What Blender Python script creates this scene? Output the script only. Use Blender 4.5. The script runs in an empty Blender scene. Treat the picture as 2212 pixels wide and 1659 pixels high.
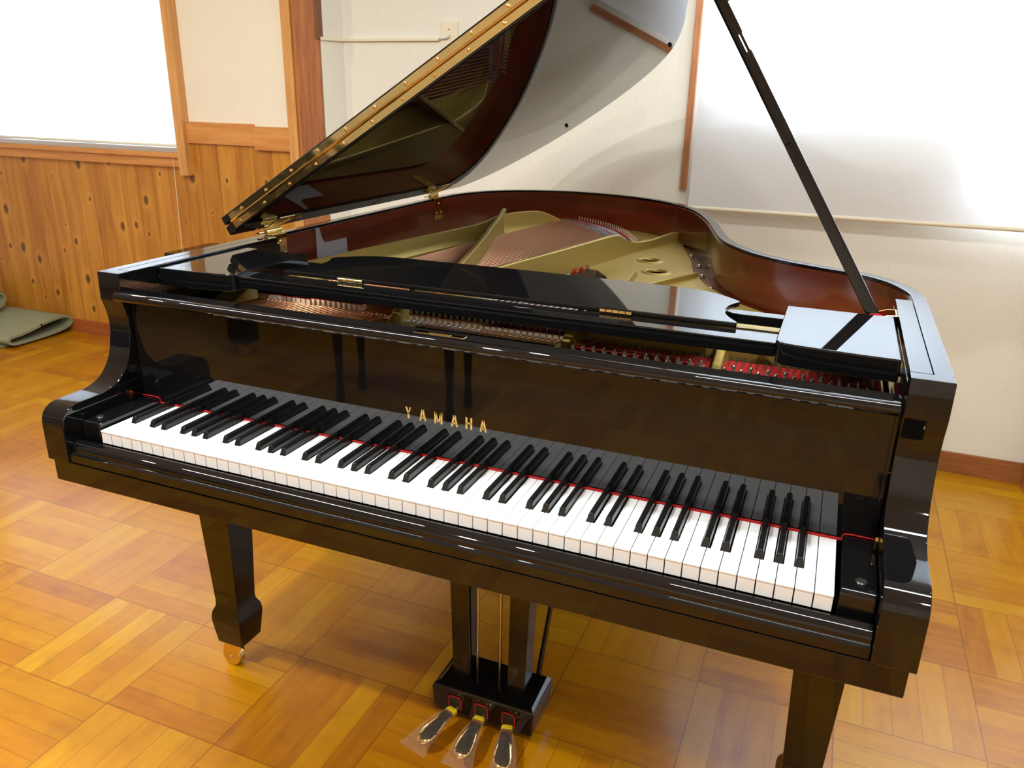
import bpy, bmesh, math, random
from mathutils import Vector, Matrix
random.seed(7)
PI = math.pi
COL = bpy.context.scene.collection
def R(d): return math.radians(d)

# ------------------------------------------------------------------ materials
def new_mat(name):
    m = bpy.data.materials.new(name); m.use_nodes = True
    nt = m.node_tree; nt.nodes.clear()
    out = nt.nodes.new('ShaderNodeOutputMaterial')
    b = nt.nodes.new('ShaderNodeBsdfPrincipled')
    nt.links.new(b.outputs[0], out.inputs[0])
    return m, nt, b
def srgb(r, g, b):
    f = lambda c: ((c/255+.055)/1.055)**2.4 if c/255 > .04045 else c/255/12.92
    return (f(r), f(g), f(b), 1)
def simple(name, col, rough=.5, metal=0, ior=1.5, coat=0, noise=0, nscale=8, bump=0):
    m, nt, b = new_mat(name)
    b.inputs['Base Color'].default_value = col
    b.inputs['Roughness'].default_value = rough
    b.inputs['Metallic'].default_value = metal
    b.inputs['IOR'].default_value = ior
    b.inputs['Coat Weight'].default_value = coat
    b.inputs['Coat Roughness'].default_value = .03
    tc = nt.nodes.new('ShaderNodeTexCoord')
    n = nt.nodes.new('ShaderNodeTexNoise'); n.inputs['Scale'].default_value = nscale
    n.inputs['Detail'].default_value = 5
    nt.links.new(tc.outputs['Object'], n.inputs['Vector'])
    if noise:
        mx = nt.nodes.new('ShaderNodeMix'); mx.data_type = 'RGBA'
        mx.inputs[6].default_value = tuple(c*(1-noise) for c in col[:3])+(1,)
        mx.inputs[7].default_value = tuple(min(1, c*(1+noise)) for c in col[:3])+(1,)
        nt.links.new(n.outputs[0], mx.inputs[0]); nt.links.new(mx.outputs[2], b.inputs['Base Color'])
    if bump:
        bp = nt.nodes.new('ShaderNodeBump'); bp.inputs['Strength'].default_value = bump
        bp.inputs['Distance'].default_value = .001
        nt.links.new(n.outputs[0], bp.inputs['Height']); nt.links.new(bp.outputs[0], b.inputs['Normal'])
    return m

LACQ = simple('black_lacquer', (.004, .004, .0045, 1), .025, 0, 1.52)
DULL = simple('black_dull', (.012, .012, .012, 1), .45)
FELT_RED = simple('red_felt', srgb(178, 22, 20), .95, noise=.25, nscale=300, bump=.6)
FELT_WHITE = simple('white_felt', srgb(225, 205, 175), .95, noise=.1, nscale=200, bump=.5)
IVORY = simple('white_key_acrylic', (.83, .84, .85, 1), .18, ior=1.46)
EBONY = simple('black_key_plastic', (.008, .008, .008, 1), .16, ior=1.46)
BRASS = simple('polished_brass', (.82, .64, .30, 1), .09, 1, noise=.06, nscale=30)
BRASS_PALE = simple('satin_brass', (.76, .60, .27, 1), .26, 1, noise=.06, nscale=40)
STEEL = simple('nickel_steel', (.62, .61, .58, 1), .22, 1)
WIRE = simple('string_wire', (.30, .30, .31, 1), .35, 1)
COPPER = simple('copper_winding', (.66, .32, .17, 1), .36, 1, noise=.15, nscale=60)
for m_ in (BRASS,):
    nt = m_.node_tree; b = [n for n in nt.nodes if n.type == 'BSDF_PRINCIPLED'][0]
    tc = nt.nodes.new('ShaderNodeTexCoord'); n = nt.nodes.new('ShaderNodeTexNoise'); n.inputs['Scale'].default_value = 9; n.inputs['Detail'].default_value = 2
    bp = nt.nodes.new('ShaderNodeBump'); bp.inputs['Strength'].default_value = .6; bp.inputs['Distance'].default_value = .006
    nt.links.new(tc.outputs['Object'], n.inputs['Vector']); nt.links.new(n.outputs[0], bp.inputs['Height']); nt.links.new(bp.outputs[0], b.inputs['Normal'])
GOLDINLAY = simple('gold_letter_inlay', (.80, .55, .16, 1), .35, .85)
RUBBER = simple('black_rubber', (.015, .015, .015, 1), .6)
PLASTIC_GREY = simple('frosted_plastic', srgb(150, 145, 150), .45, noise=.05)
ALUMINIUM = simple('aluminium_rail', (.6, .62, .68, 1), .4, .8)
YELLOW = simple('yellow_tape', srgb(228, 200, 30), .5, noise=.04)
CREAM = simple('cream_plastic', srgb(232, 224, 200), .45)
CORD = simple('white_cord', srgb(230, 215, 185), .7)
GREYWOOD = simple('soundboard_spruce', srgb(120, 78, 40), .5, noise=.3, nscale=20)
LEDGEWOOD = simple('brown_ledge_wood', srgb(128, 88, 44), .4, noise=.2, nscale=25)
PAD = simple('carpet_green', srgb(138, 142, 112), .95, noise=.25, nscale=120, bump=1)
CEIL = simple('ceiling_white', srgb(226, 222, 212), .9, noise=.02)

def cast_iron():
    m, nt, b = new_mat('gold_painted_iron')
    b.inputs['Base Color'].default_value = (.47, .345, .085, 1)
    b.inputs['Metallic'].default_value = .55; b.inputs['Roughness'].default_value = .42
    tc = nt.nodes.new('ShaderNodeTexCoord'); n = nt.nodes.new('ShaderNodeTexNoise')
    n.inputs['Scale'].default_value = 400; bp = nt.nodes.new('ShaderNodeBump')
    bp.inputs['Strength'].default_value = .12; bp.inputs['Distance'].default_value = .001
    nt.links.new(tc.outputs['Object'], n.inputs['Vector']); nt.links.new(n.outputs[0], bp.inputs['Height'])
    nt.links.new(bp.outputs[0], b.inputs['Normal'])
    return m
IRON = cast_iron()

def wood(name, c_dark, c_light, axis='Z', scale=6, stretch=14, rough=.35, coat=.3, streak=.5):
    """long-grain wood, grain runs along the given axis"""
    m, nt, b = new_mat(name)
    L = nt.links
    tc = nt.nodes.new('ShaderNodeTexCoord'); mp = nt.nodes.new('ShaderNodeMapping')
    sc = {'X': (1, stretch, stretch), 'Y': (stretch, 1, stretch), 'Z': (stretch, stretch, 1), 'H': (.35, .35, stretch)}[axis]
    mp.inputs['Scale'].default_value = sc
    n1 = nt.nodes.new('ShaderNodeTexNoise'); n1.inputs['Scale'].default_value = scale*.25; n1.inputs['Detail'].default_value = 6
    n2 = nt.nodes.new('ShaderNodeTexNoise'); n2.inputs['Scale'].default_value = scale; n2.inputs['Detail'].default_value = 8
    n2.inputs['Distortion'].default_value = .4
    L.new(tc.outputs['Object'], mp.inputs[0]); L.new(mp.outputs[0], n1.inputs['Vector']); L.new(mp.outputs[0], n2.inputs['Vector'])
    mx = nt.nodes.new('ShaderNodeMix'); mx.data_type = 'FLOAT'; mx.inputs[0].default_value = streak
    L.new(n1.outputs[0], mx.inputs[2]); L.new(n2.outputs[0], mx.inputs[3])
    cr = nt.nodes.new('ShaderNodeValToRGB')
    cr.color_ramp.elements[0].position = .33; cr.color_ramp.elements[0].color = c_dark
    cr.color_ramp.elements[1].position = .68; cr.color_ramp.elements[1].color = c_light
    L.new(mx.outputs[0], cr.inputs[0]); L.new(cr.outputs[0], b.inputs['Base Color'])
    b.inputs['Roughness'].default_value = rough; b.inputs['Coat Weight'].default_value = coat
    b.inputs['Coat Roughness'].default_value = .08
    return m
MAHOG = wood('mahogany_veneer', srgb(62, 20, 12), srgb(132, 50, 24), 'H', 2.4, 11, .22, .4, .3)
CEDAR = wood('cedar_trim', srgb(140, 84, 48), srgb(184, 120, 74), 'Z', 8, 20, .5, .1)
CEDARX = wood('cedar_trim_long', srgb(130, 76, 36), srgb(170, 108, 60), 'X', 8, 20, .45, .2)
PINEX = wood('pine_rail', srgb(196, 128, 62), srgb(226, 162, 92), 'X', 5, 14, .4, .2)
PINEZ = wood('pine_post', srgb(200, 140, 76), srgb(228, 172, 104), 'Z', 5, 14, .4, .2)

def math_n(nt, op, a=None, b=None, va=0, vb=0):
    n = nt.nodes.new('ShaderNodeMath'); n.operation = op
    n.inputs[0].default_value = va; n.inputs[1].default_value = vb
    if a is not None: nt.links.new(a, n.inputs[0])
    if b is not None: nt.links.new(b, n.inputs[1])
    return n.outputs[0]

TS = .302; TOX = 1.0063; TOY = .055
def parquet():
    m, nt, b = new_mat('parquet_floor'); L = nt.links
    M = lambda op, a=None, bb=None, va=0, vb=0: math_n(nt, op, a, bb, va, vb)
    tc = nt.nodes.new('ShaderNodeTexCoord'); sp = nt.nodes.new('ShaderNodeSeparateXYZ')
    L.new(tc.outputs['Object'], sp.inputs[0])
    u = M('DIVIDE', M('SUBTRACT', sp.outputs[0], vb=TOX), vb=TS)
    v = M('DIVIDE', M('SUBTRACT', sp.outputs[1], vb=TOY), vb=TS)
    fu, fv = M('FLOOR', u), M('FLOOR', v)
    uu, vv = M('SUBTRACT', u, fu), M('SUBTRACT', v, fv)
    par = M('FLOORED_MODULO', M('ADD', fu, fv), vb=2)          # 1 -> planks along y
    inv = M('SUBTRACT', None, par, va=1)
    # across / along the planks
    ac = M('ADD', M('MULTIPLY', uu, par), M('MULTIPLY', vv, inv))
    al = M('ADD', M('MULTIPLY', vv, par), M('MULTIPLY', uu, inv))
    p5 = M('MULTIPLY', ac, vb=5); pi = M('FLOOR', p5); pf = M('SUBTRACT', p5, pi)
    cv = nt.nodes.new('ShaderNodeCombineXYZ'); L.new(fu, cv.inputs[0]); L.new(fv, cv.inputs[1]); L.new(pi, cv.inputs[2])
    wn = nt.nodes.new('ShaderNodeTexWhiteNoise'); wn.noise_dimensions = '3D'; L.new(cv.outputs[0], wn.inputs['Vector'])
    cv2 = nt.nodes.new('ShaderNodeCombineXYZ'); L.new(fu, cv2.inputs[0]); L.new(fv, cv2.inputs[1])
    wn2 = nt.nodes.new('ShaderNodeTexWhiteNoise'); wn2.noise_dimensions = '3D'; L.new(cv2.outputs[0], wn2.inputs['Vector'])
    # grain coordinates
    g = nt.nodes.new('ShaderNodeCombineXYZ')
    L.new(M('ADD', M('MULTIPLY', ac, vb=9), M('MULTIPLY', wn.outputs['Value'], vb=50)), g.inputs[0])
    L.new(M('ADD', M('MULTIPLY', al, vb=1.1), M('MULTIPLY', fu, vb=3.7)), g.inputs[1]); L.new(M('MULTIPLY', fv, vb=2.3), g.inputs[2])
    n1 = nt.nodes.new('ShaderNodeTexNoise'); n1.inputs['Scale'].default_value = 1.6; n1.inputs['Detail'].default_value = 7; L.new(g.outputs[0], n1.inputs['Vector'])
    n2 = nt.nodes.new('ShaderNodeTexNoise'); n2.inputs['Scale'].default_value = 14; n2.inputs['Detail'].default_value = 6; L.new(tc.outputs['Object'], n2.inputs['Vector'])
    n3 = nt.nodes.new('ShaderNodeTexNoise'); n3.inputs['Scale'].default_value = 1.1; n3.inputs['Detail'].default_value = 3; L.new(tc.outputs['Object'], n3.inputs['Vector'])
    cr = nt.nodes.new('ShaderNodeValToRGB'); e = cr.color_ramp
    e.elements[0].position = 0; e.elements[0].color = srgb(148, 88, 14)
    e.elements[1].position = 1; e.elements[1].color = srgb(198, 150, 14)
    for p, c in ((.2, (166, 102, 8)), (.45, (180, 118, 4)), (.75, (188, 132, 6))):
        el = e.elements.new(p); el.color = srgb(*c)
    # tone = .38*plank + .2*tile + .3*grain + .12*blotch
    t = M('ADD', M('MULTIPLY', wn.outputs['Value'], vb=.50), M('MULTIPLY', wn2.outputs['Value'], vb=.22))
    t = M('ADD', t, M('MULTIPLY', M('SUBTRACT', n1.outputs[0], vb=.5), vb=.75))
    t = M('ADD', t, M('MULTIPLY', M('SUBTRACT', n3.outputs[0], vb=.5), vb=.5))
    t = M('ADD', t, vb=.14)
    L.new(t, cr.inputs[0])
    # seams
    def edge(f, w): # 1 near 0/1
        d = M('MINIMUM', f, M('SUBTRACT', None, f, va=1)); return M('LESS_THAN', d, vb=w)
    s1 = edge(pf, .022); s2 = edge(uu, .006); s3 = edge(vv, .006)
    tile = M('MAXIMUM', s2, s3)
    seam = M('MAXIMUM', M('MULTIPLY', s1, M('ADD', M('MULTIPLY', wn.outputs['Value'], vb=.25), vb=.22)), M('MULTIPLY', tile, vb=.5))
    mx = nt.nodes.new('ShaderNodeMix'); mx.data_type = 'RGBA'; mx.inputs[7].default_value = srgb(96, 52, 18)
    L.new(seam, mx.inputs[0]); L.new(cr.outputs[0], mx.inputs[6])
    # fine dirt
    mx2 = nt.nodes.new('ShaderNodeMix'); mx2.data_type = 'RGBA'; mx2.blend_type = 'MULTIPLY'; mx2.inputs[7].default_value = (.72, .66, .6, 1)
    dirt = nt.nodes.new('ShaderNodeMapRange'); dirt.inputs[1].default_value = .52; dirt.inputs[2].default_value = .8; dirt.inputs[4].default_value = .7
    L.new(n2.outputs[0], dirt.inputs[0]); L.new(dirt.outputs[0], mx2.inputs[0]); L.new(mx.outputs[2], mx2.inputs[6])
    hs = nt.nodes.new('ShaderNodeHueSaturation'); hs.inputs['Saturation'].default_value = 1.0
    L.new(mx2.outputs[2], hs.inputs['Color']); L.new(hs.outputs[0], b.inputs['Base Color'])
    b.inputs['Roughness'].default_value = .30
    b.inputs['Coat Weight'].default_value = .22; b.inputs['Coat Roughness'].default_value = .12; b.inputs['IOR'].default_value = 1.4
    bp = nt.nodes.new('ShaderNodeBump'); bp.inputs['Strength'].default_value = .25; bp.inputs['Distance'].default_value = .001
    L.new(M('ADD', M('MULTIPLY', seam, vb=-1), M('MULTIPLY', n1.outputs[0], vb=.4)), bp.inputs['Height']); L.new(bp.outputs[0], b.inputs['Normal'])
    return m
PARQ = parquet()

def pine_boards():
    m, nt, b = new_mat('knotty_pine_boards'); L = nt.links
    M = lambda op, a=None, bb=None, va=0, vb=0: math_n(nt, op, a, bb, va, vb)
    tc = nt.nodes.new('ShaderNodeTexCoord'); sp = nt.nodes.new('ShaderNodeSeparateXYZ'); L.new(tc.outputs['Object'], sp.inputs[0])
    x, z = sp.outputs[0], sp.outputs[2]
    u = M('DIVIDE', x, vb=.105); fu = M('FLOOR', u); uf = M('SUBTRACT', u, fu)
    wn = nt.nodes.new('ShaderNodeTexWhiteNoise'); wn.noise_dimensions = '1D'; L.new(fu, wn.inputs['W'])
    g = nt.nodes.new('ShaderNodeCombineXYZ')
    L.new(M('ADD', M('MULTIPLY', x, vb=16), M('MULTIPLY', wn.outputs['Value'], vb=40)), g.inputs[0]); L.new(M('MULTIPLY', z, vb=1.6), g.inputs[1])
    n1 = nt.nodes.new('ShaderNodeTexNoise'); n1.inputs['Scale'].default_value = 1.6; n1.inputs['Detail'].default_value = 5; n1.inputs['Distortion'].default_value = .6
    L.new(g.outputs[0], n1.inputs['Vector'])
    cr = nt.nodes.new('ShaderNodeValToRGB'); e = cr.color_ramp
    e.elements[0].position = .25; e.elements[0].color = srgb(164, 98, 28)
    e.elements[1].position = .72; e.elements[1].color = srgb(210, 148, 52)
    tt = M('ADD', M('MULTIPLY', n1.outputs[0], vb=.8), M('MULTIPLY', wn.outputs['Value'], vb=.22)); L.new(tt, cr.inputs[0])
    # knots: cells along each board
    kz = M('ADD', M('MULTIPLY', z, vb=5.2), M('MULTIPLY', wn.outputs['Value'], vb=17)); fk = M('FLOOR', kz); kf = M('SUBTRACT', kz, fk)
    c2 = nt.nodes.new('ShaderNodeCombineXYZ'); L.new(fu, c2.inputs[0]); L.new(fk, c2.inputs[1])
    w2 = nt.nodes.new('ShaderNodeTexWhiteNoise'); w2.noise_dimensions = '3D'; L.new(c2.outputs[0], w2.inputs['Vector'])
    ws = nt.nodes.new('ShaderNodeSeparateXYZ'); L.new(w2.outputs['Color'], ws.inputs[0])
    dx = M('MULTIPLY', M('SUBTRACT', uf, M('ADD', M('MULTIPLY', ws.outputs[0], vb=.5), vb=.25)), vb=.105)
    dz = M('MULTIPLY', M('SUBTRACT', kf, M('ADD', M('MULTIPLY', ws.outputs[1], vb=.4), vb=.3)), vb=.12)
    d = M('SQRT', M('ADD', M('MULTIPLY', dx, dx), M('MULTIPLY', dz, dz)))
    size = M('MULTIPLY', M('MAXIMUM', M('SUBTRACT', ws.outputs[2], vb=.25), vb=.0), vb=.030)
    k = M('SUBTRACT', None, M('DIVIDE', d, M('ADD', size, vb=.0001)), va=1)
    k1 = M('MINIMUM', M('MAXIMUM', M('MULTIPLY', k, vb=2.), vb=0), vb=.9)
    halo = M('SUBTRACT', None, M('DIVIDE', d, M('ADD', M('MULTIPLY', size, vb=2.6), vb=.0001)), va=1)
    halo = M('MINIMUM', M('MAXIMUM', M('MULTIPLY', halo, vb=.5), vb=0), vb=.3)
    mh = nt.nodes.new('ShaderNodeMix'); mh.data_type = 'RGBA'; mh.inputs[7].default_value = srgb(228, 174, 76); L.new(halo, mh.inputs[0]); L.new(cr.outputs[0], mh.inputs[6])
    mk = nt.nodes.new('ShaderNodeMix'); mk.data_type = 'RGBA'; mk.inputs[7].default_value = srgb(88, 40, 18); L.new(k1, mk.inputs[0]); L.new(mh.outputs[2], mk.inputs[6])
    seam = M('LESS_THAN', M('MINIMUM', uf, M('SUBTRACT', None, uf, va=1)), vb=.018)
    ms = nt.nodes.new('ShaderNodeMix'); ms.data_type = 'RGBA'; ms.inputs[7].default_value = srgb(120, 64, 24); L.new(M('MULTIPLY', seam, vb=.55), ms.inputs[0]); L.new(mk.outputs[2], ms.inputs[6])
    L.new(ms.outputs[2], b.inputs['Base Color'])
    b.inputs['Roughness'].default_value = .38; b.inputs['Coat Weight'].default_value = .2
    return m
BOARDS = pine_boards()

def vinyl(name, c, step=.152, line=.02):
    m, nt, b = new_mat(name); L = nt.links
    M = lambda op, a=None, bb=None, va=0, vb=0: math_n(nt, op, a, bb, va, vb)
    tc = nt.nodes.new('ShaderNodeTexCoord'); sp = nt.nodes.new('ShaderNodeSeparateXYZ'); L.new(tc.outputs['Object'], sp.inputs[0])
    u = M('DIVIDE', sp.outputs[0], vb=step); uf = M('SUBTRACT', u, M('FLOOR', u))
    s = M('MULTIPLY', M('LESS_THAN', uf, vb=line), vb=.22)
    mx = nt.nodes.new('ShaderNodeMix'); mx.data_type = 'RGBA'; mx.inputs[6].default_value = c
    mx.inputs[7].default_value = tuple(v*.8 for v in c[:3])+(1,); L.new(s, mx.inputs[0])
    n = nt.nodes.new('ShaderNodeTexNoise'); n.inputs['Scale'].default_value = 160; mp = nt.nodes.new('ShaderNodeMapping')
    mp.inputs['Scale'].default_value = (.5, .5, 1); L.new(tc.outputs['Object'], mp.inputs[0]); L.new(mp.outputs[0], n.inputs['Vector'])
    mr = nt.nodes.new('ShaderNodeMapRange'); mr.inputs[3].default_value = .94; mr.inputs[4].default_value = 1.05; L.new(n.outputs[0], mr.inputs[0])
    mm = nt.nodes.new('ShaderNodeMix'); mm.data_type = 'RGBA'; mm.blend_type = 'MULTIPLY'; mm.inputs[0].default_value = 1
    L.new(mx.outputs[2], mm.inputs[6]); L.new(mr.outputs[0], mm.inputs[7]); L.new(mm.outputs[2], b.inputs['Base Color'])
    b.inputs['Roughness'].default_value = .75
    return m
VINYL = vinyl('white_wall_cloth', srgb(232, 230, 218), .0745, .03)
CREAMWALL = vinyl('cream_wall_cloth', srgb(242, 236, 216), 3, 0)

def blind_mat():
    m = bpy.data.materials.new('roller_blind_fabric'); m.use_nodes = True; nt = m.node_tree; nt.nodes.clear(); L = nt.links
    out = nt.nodes.new('ShaderNodeOutputMaterial'); d = nt.nodes.new('ShaderNodeBsdfDiffuse'); t = nt.nodes.new('ShaderNodeBsdfTranslucent')
    mx = nt.nodes.new('ShaderNodeMixShader'); mx.inputs[0].default_value = .38
    tc = nt.nodes.new('ShaderNodeTexCoord'); n = nt.nodes.new('ShaderNodeTexNoise'); n.inputs['Scale'].default_value = 250
    L.new(tc.outputs['Object'], n.inputs['Vector'])
    mr = nt.nodes.new('ShaderNodeMapRange'); mr.inputs[3].default_value = .86; mr.inputs[4].default_value = .92; L.new(n.outputs[0], mr.inputs[0])
    cc = nt.nodes.new('ShaderNodeCombineColor'); [L.new(mr.outputs[0], cc.inputs[i]) for i in range(3)]
    L.new(cc.outputs[0], d.inputs[0]); L.new(cc.outputs[0], t.inputs[0])
    L.new(d.outputs[0], mx.inputs[1]); L.new(t.outputs[0], mx.inputs[2]); L.new(mx.outputs[0], out.inputs[0])
    return m
BLIND = blind_mat()
def film():
    m, nt, b = new_mat('clear_plastic_film')
    b.inputs['Base Color'].default_value = (1, 1, 1, 1); b.inputs['Roughness'].default_value = .08
    b.inputs['Alpha'].default_value = .035; b.inputs['IOR'].default_value = 1.5
    tc = nt.nodes.new('ShaderNodeTexCoord'); n = nt.nodes.new('ShaderNodeTexNoise'); n.inputs['Scale'].default_value = 70
    bp = nt.nodes.new('ShaderNodeBump'); bp.inputs['Distance'].default_value = .004
    nt.links.new(tc.outputs['Object'], n.inputs['Vector']); nt.links.new(n.outputs[0], bp.inputs['Height']); nt.links.new(bp.outputs[0], b.inputs['Normal'])
    return m
FILM = film()
def glass():
    m, nt, b = new_mat('window_glass'); b.inputs['Base Color'].default_value = (1, 1, 1, 1); b.inputs['Roughness'].default_value = 0
    b.inputs['Alpha'].default_value = .12
    return m
GLASS = glass()
def emis(name, c, s):
    m = bpy.data.materials.new(name); m.use_nodes = True; nt = m.node_tree; nt.nodes.clear()
    o = nt.nodes.new('ShaderNodeOutputMaterial'); e = nt.nodes.new('ShaderNodeEmission'); e.inputs[0].default_value = c; e.inputs[1].default_value = s
    nt.links.new(e.outputs[0], o.inputs[0]); return m

# ------------------------------------------------------------------ mesh helpers
class MB:
    def __init__(s): s.v = []; s.f = []
    def add(s, vs, fs):
        o = len(s.v); s.v += [tuple(v) for v in vs]; s.f += [tuple(i+o for i in f) for f in fs]; return s
    def box(s, x0, x1, y0, y1, z0, z1):
        return s.add([(x, y, z) for z in (z0, z1) for y in (y0, y1) for x in (x0, x1)],
                     [(0, 2, 3, 1), (4, 5, 7, 6), (0, 1, 5, 4), (2, 6, 7, 3), (0, 4, 6, 2), (1, 3, 7, 5)])
    def prism(s, poly, a, b, axis='z', fn=None):
        """poly (2D, ccw) extruded from a to b along axis"""
        n = len(poly)
        P = {'z': lambda p, t: (p[0], p[1], t), 'x': lambda p, t: (t, p[0], p[1]), 'y': lambda p, t: (p[0], t, p[1])}[axis]
        vs = [P(p, a) for p in poly]+[P(p, b) for p in poly]
        fs = [tuple(range(n-1, -1, -1)), tuple(range(n, 2*n))]+[(i, (i+1) % n, n+(i+1) % n, n+i) for i in range(n)]
        if axis == 'y': fs = [f[::-1] for f in fs]
        return s.add(vs, fs)
    def tube(s, pts, r, seg=8, caps=True, rr=None):
        pts = [Vector(p) for p in pts]; n = len(pts); rings = []
        up = None
        for i, p in enumerate(pts):
            d = (pts[min(i+1, n-1)]-pts[max(i-1, 0)]).normalized()
            if up is None: up = Vector((0, 0, 1)) if abs(d.z) < .9 else Vector((0, 1, 0))
            sx = d.cross(up).normalized(); sy = sx.cross(d).normalized(); up = sy
            q = rr[i] if rr else r
            rings.append([p+sx*q*math.cos(2*PI*k/seg)+sy*q*math.sin(2*PI*k/seg) for k in range(seg)])
        vs = [v for rg in rings for v in rg]
        fs = [(i*seg+k, i*seg+(k+1) % seg, (i+1)*seg+(k+1) % seg, (i+1)*seg+k) for i in range(n-1) for k in range(seg)]
        if caps: fs += [tuple(range(seg-1, -1, -1)), tuple((n-1)*seg+k for k in range(seg))]
        return s.add(vs, fs)
    def lathe(s, prof, center=(0, 0, 0), seg=24, axis='z', caps=True):
        """prof: (radius, height) list"""
        vs = []
        for r, h in prof:
            for k in range(seg):
                c, q = r*math.cos(2*PI*k/seg), r*math.sin(2*PI*k/seg)
                p = {'z': (c, q, h), 'x': (h, c, q), 'y': (q, h, c)}[axis]
                vs.append(tuple(p[i]+center[i] for i in range(3)))
        n = len(prof)
        fs = [(i*seg+k, i*seg+(k+1) % seg, (i+1)*seg+(k+1) % seg, (i+1)*seg+k) for i in range(n-1) for k in range(seg)]
        if caps: fs += [tuple(range(seg-1, -1, -1)), tuple((n-1)*seg+k for k in range(seg))]
        return s.add(vs, fs)
    def strip(s, A, B):
        """surface between two poly lines"""
        n = len(A); return s.add(list(A)+list(B), [(i, i+1, n+i+1, n+i) for i in range(n-1)])
def obj(name, mb, mat, parent=None, bevel=0, seg=2, smooth=True, ang=35, loc=None, keep=None):
    me = bpy.data.meshes.new(name); me.from_pydata(mb.v, [], mb.f); me.update()
    bm = bmesh.new(); bm.from_mesh(me)
    bmesh.ops.recalc_face_normals(bm, faces=bm.faces)
    if bevel:
        es = [e for e in bm.edges if len(e.link_faces) == 2 and e.calc_face_angle(0) > R(28) and (keep is None or keep((e.verts[0].co+e.verts[1].co)/2))]
        bmesh.ops.bevel(bm, geom=es, offset=bevel, segments=seg, profile=.6, affect='EDGES', clamp_overlap=True)
    bm.to_mesh(me); bm.free()
    if smooth:
        me.shade_smooth()
        try: me.set_sharp_from_angle(angle=R(ang))
        except Exception: pass
    me.materials.append(mat)
    o = bpy.data.objects.new(name, me); COL.objects.link(o)
    if smooth and bevel:
        w = o.modifiers.new('even_normals', 'WEIGHTED_NORMAL'); w.keep_sharp = True; w.weight = 80
    if parent: o.parent = parent
    if loc: o.location = loc
    return o
def empty(name, loc=(0, 0, 0)):
    o = bpy.data.objects.new(name, None); COL.objects.link(o); o.location = loc; o.empty_display_size = .1; return o
def tag(o, label, cat, group=None):
    o['label'] = label; o['category'] = cat
    if group: o['group'] = group
    return o
def struct(o): o['kind'] = 'structure'; return o
def catmull(P, n=6):
    out = []
    for i in range(len(P)-1):
        p0, p1, p2, p3 = P[max(i-1, 0)], P[i], P[i+1], P[min(i+2, len(P)-1)]
        for k in range(n):
            t = k/n
            out.append(tuple(.5*((2*b)+(c-a)*t+(2*a-5*b+4*c-d)*t*t+(-a+3*b-3*c+d)*t**3) for a, b, c, d in zip(p0, p1, p2, p3)))
    out.append(tuple(P[-1])); return out
def offset(P, d):
    out = []
    for i, p in enumerate(P):
        a, b = P[max(i-1, 0)], P[min(i+1, len(P)-1)]
        t = Vector((b[0]-a[0], b[1]-a[1])).normalized(); out.append((p[0]-t.y*d, p[1]+t.x*d))
    return out
def fill2d(name, loops, z0, z1, mat, parent=None, bevel=0):
    """flat plate with holes, from closed 2D loops"""
    cu = bpy.data.curves.new(name, 'CURVE'); cu.dimensions = '2D'; cu.fill_mode = 'BOTH'
    cu.extrude = (z1-z0)/2-bevel; cu.bevel_depth = bevel; cu.bevel_resolution = 1
    for lp in loops:
        sp = cu.splines.new('POLY'); sp.points.add(len(lp)-1); sp.use_cyclic_u = True
        for i, p in enumerate(lp): sp.points[i].co = (p[0], p[1], 0, 1)
    t = bpy.data.objects.new('tmp', cu); COL.objects.link(t)
    me = bpy.data.meshes.new_from_object(t.evaluated_get(bpy.context.evaluated_depsgraph_get()))
    bpy.data.objects.remove(t); bpy.data.curves.remove(cu)
    for v in me.vertices: v.co.z += (z0+z1)/2
    me.name = name; me.materials.clear(); me.materials.append(mat)
    for p in me.polygons: p.material_index = 0
    me.shade_smooth()
    try: me.set_sharp_from_angle(angle=R(30))
    except Exception: pass
    o = bpy.data.objects.new(name, me); COL.objects.link(o)
    if parent: o.parent = parent
    return o
def circle(cx, cy, r, n=28, rev=False):
    c = [(cx+r*math.cos(2*PI*k/n), cy+r*math.sin(2*PI*k/n)) for k in range(n)]; return c[::-1] if rev else c
def screw(parent, p, nrm=(0, 0, 1), r=.004, mat=None, name='screw'):
    n = Vector(nrm).normalized(); mb = MB(); p = Vector(p)
    mb.tube([p-n*.002, p+n*.0008, p+n*.0018], r, 12, rr=[r, r, r*.55]); return obj(name, mb, mat or BRASS, parent)

# ------------------------------------------------------------------ camera
FPX = 1708.7309
RM = None
def set_camera():
    cam = bpy.data.cameras.new('camera'); o = bpy.data.objects.new('camera', cam); COL.objects.link(o)
    # world->camera rows (right, down, forward)
    r = CAM_R
    o.matrix_world = Matrix(((r[0][0], -r[1][0], -r[2][0], CAM_C[0]), (r[0][1], -r[1][1], -r[2][1], CAM_C[1]),
                             (r[0][2], -r[1][2], -r[2][2], CAM_C[2]), (0, 0, 0, 1)))
    cam.sensor_width = 36; cam.lens = FPX/2212*36; cam.clip_start = .05
    cam.dof.use_dof = True; cam.dof.focus_distance = 1.5; cam.dof.aperture_fstop = 13
    bpy.context.scene.camera = o
CAM_C = [0.546912, -0.925416, 1.294166]
CAM_R = [[0.925287, 0.3787311, 0.0201658], [0.1469376, -0.3089539, -0.9396578], [-0.3496474, 0.8724163, -0.3415209]]

set_camera()

# ================================================================== THE PIANO
P = empty('grand_piano')
tag(P, 'polished black grand piano with raised lid, open keyboard and gold iron frame on parquet', 'grand piano')
AO, AI = .714, .662          # outer / inner half width of the arms
TOP = .973
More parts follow.
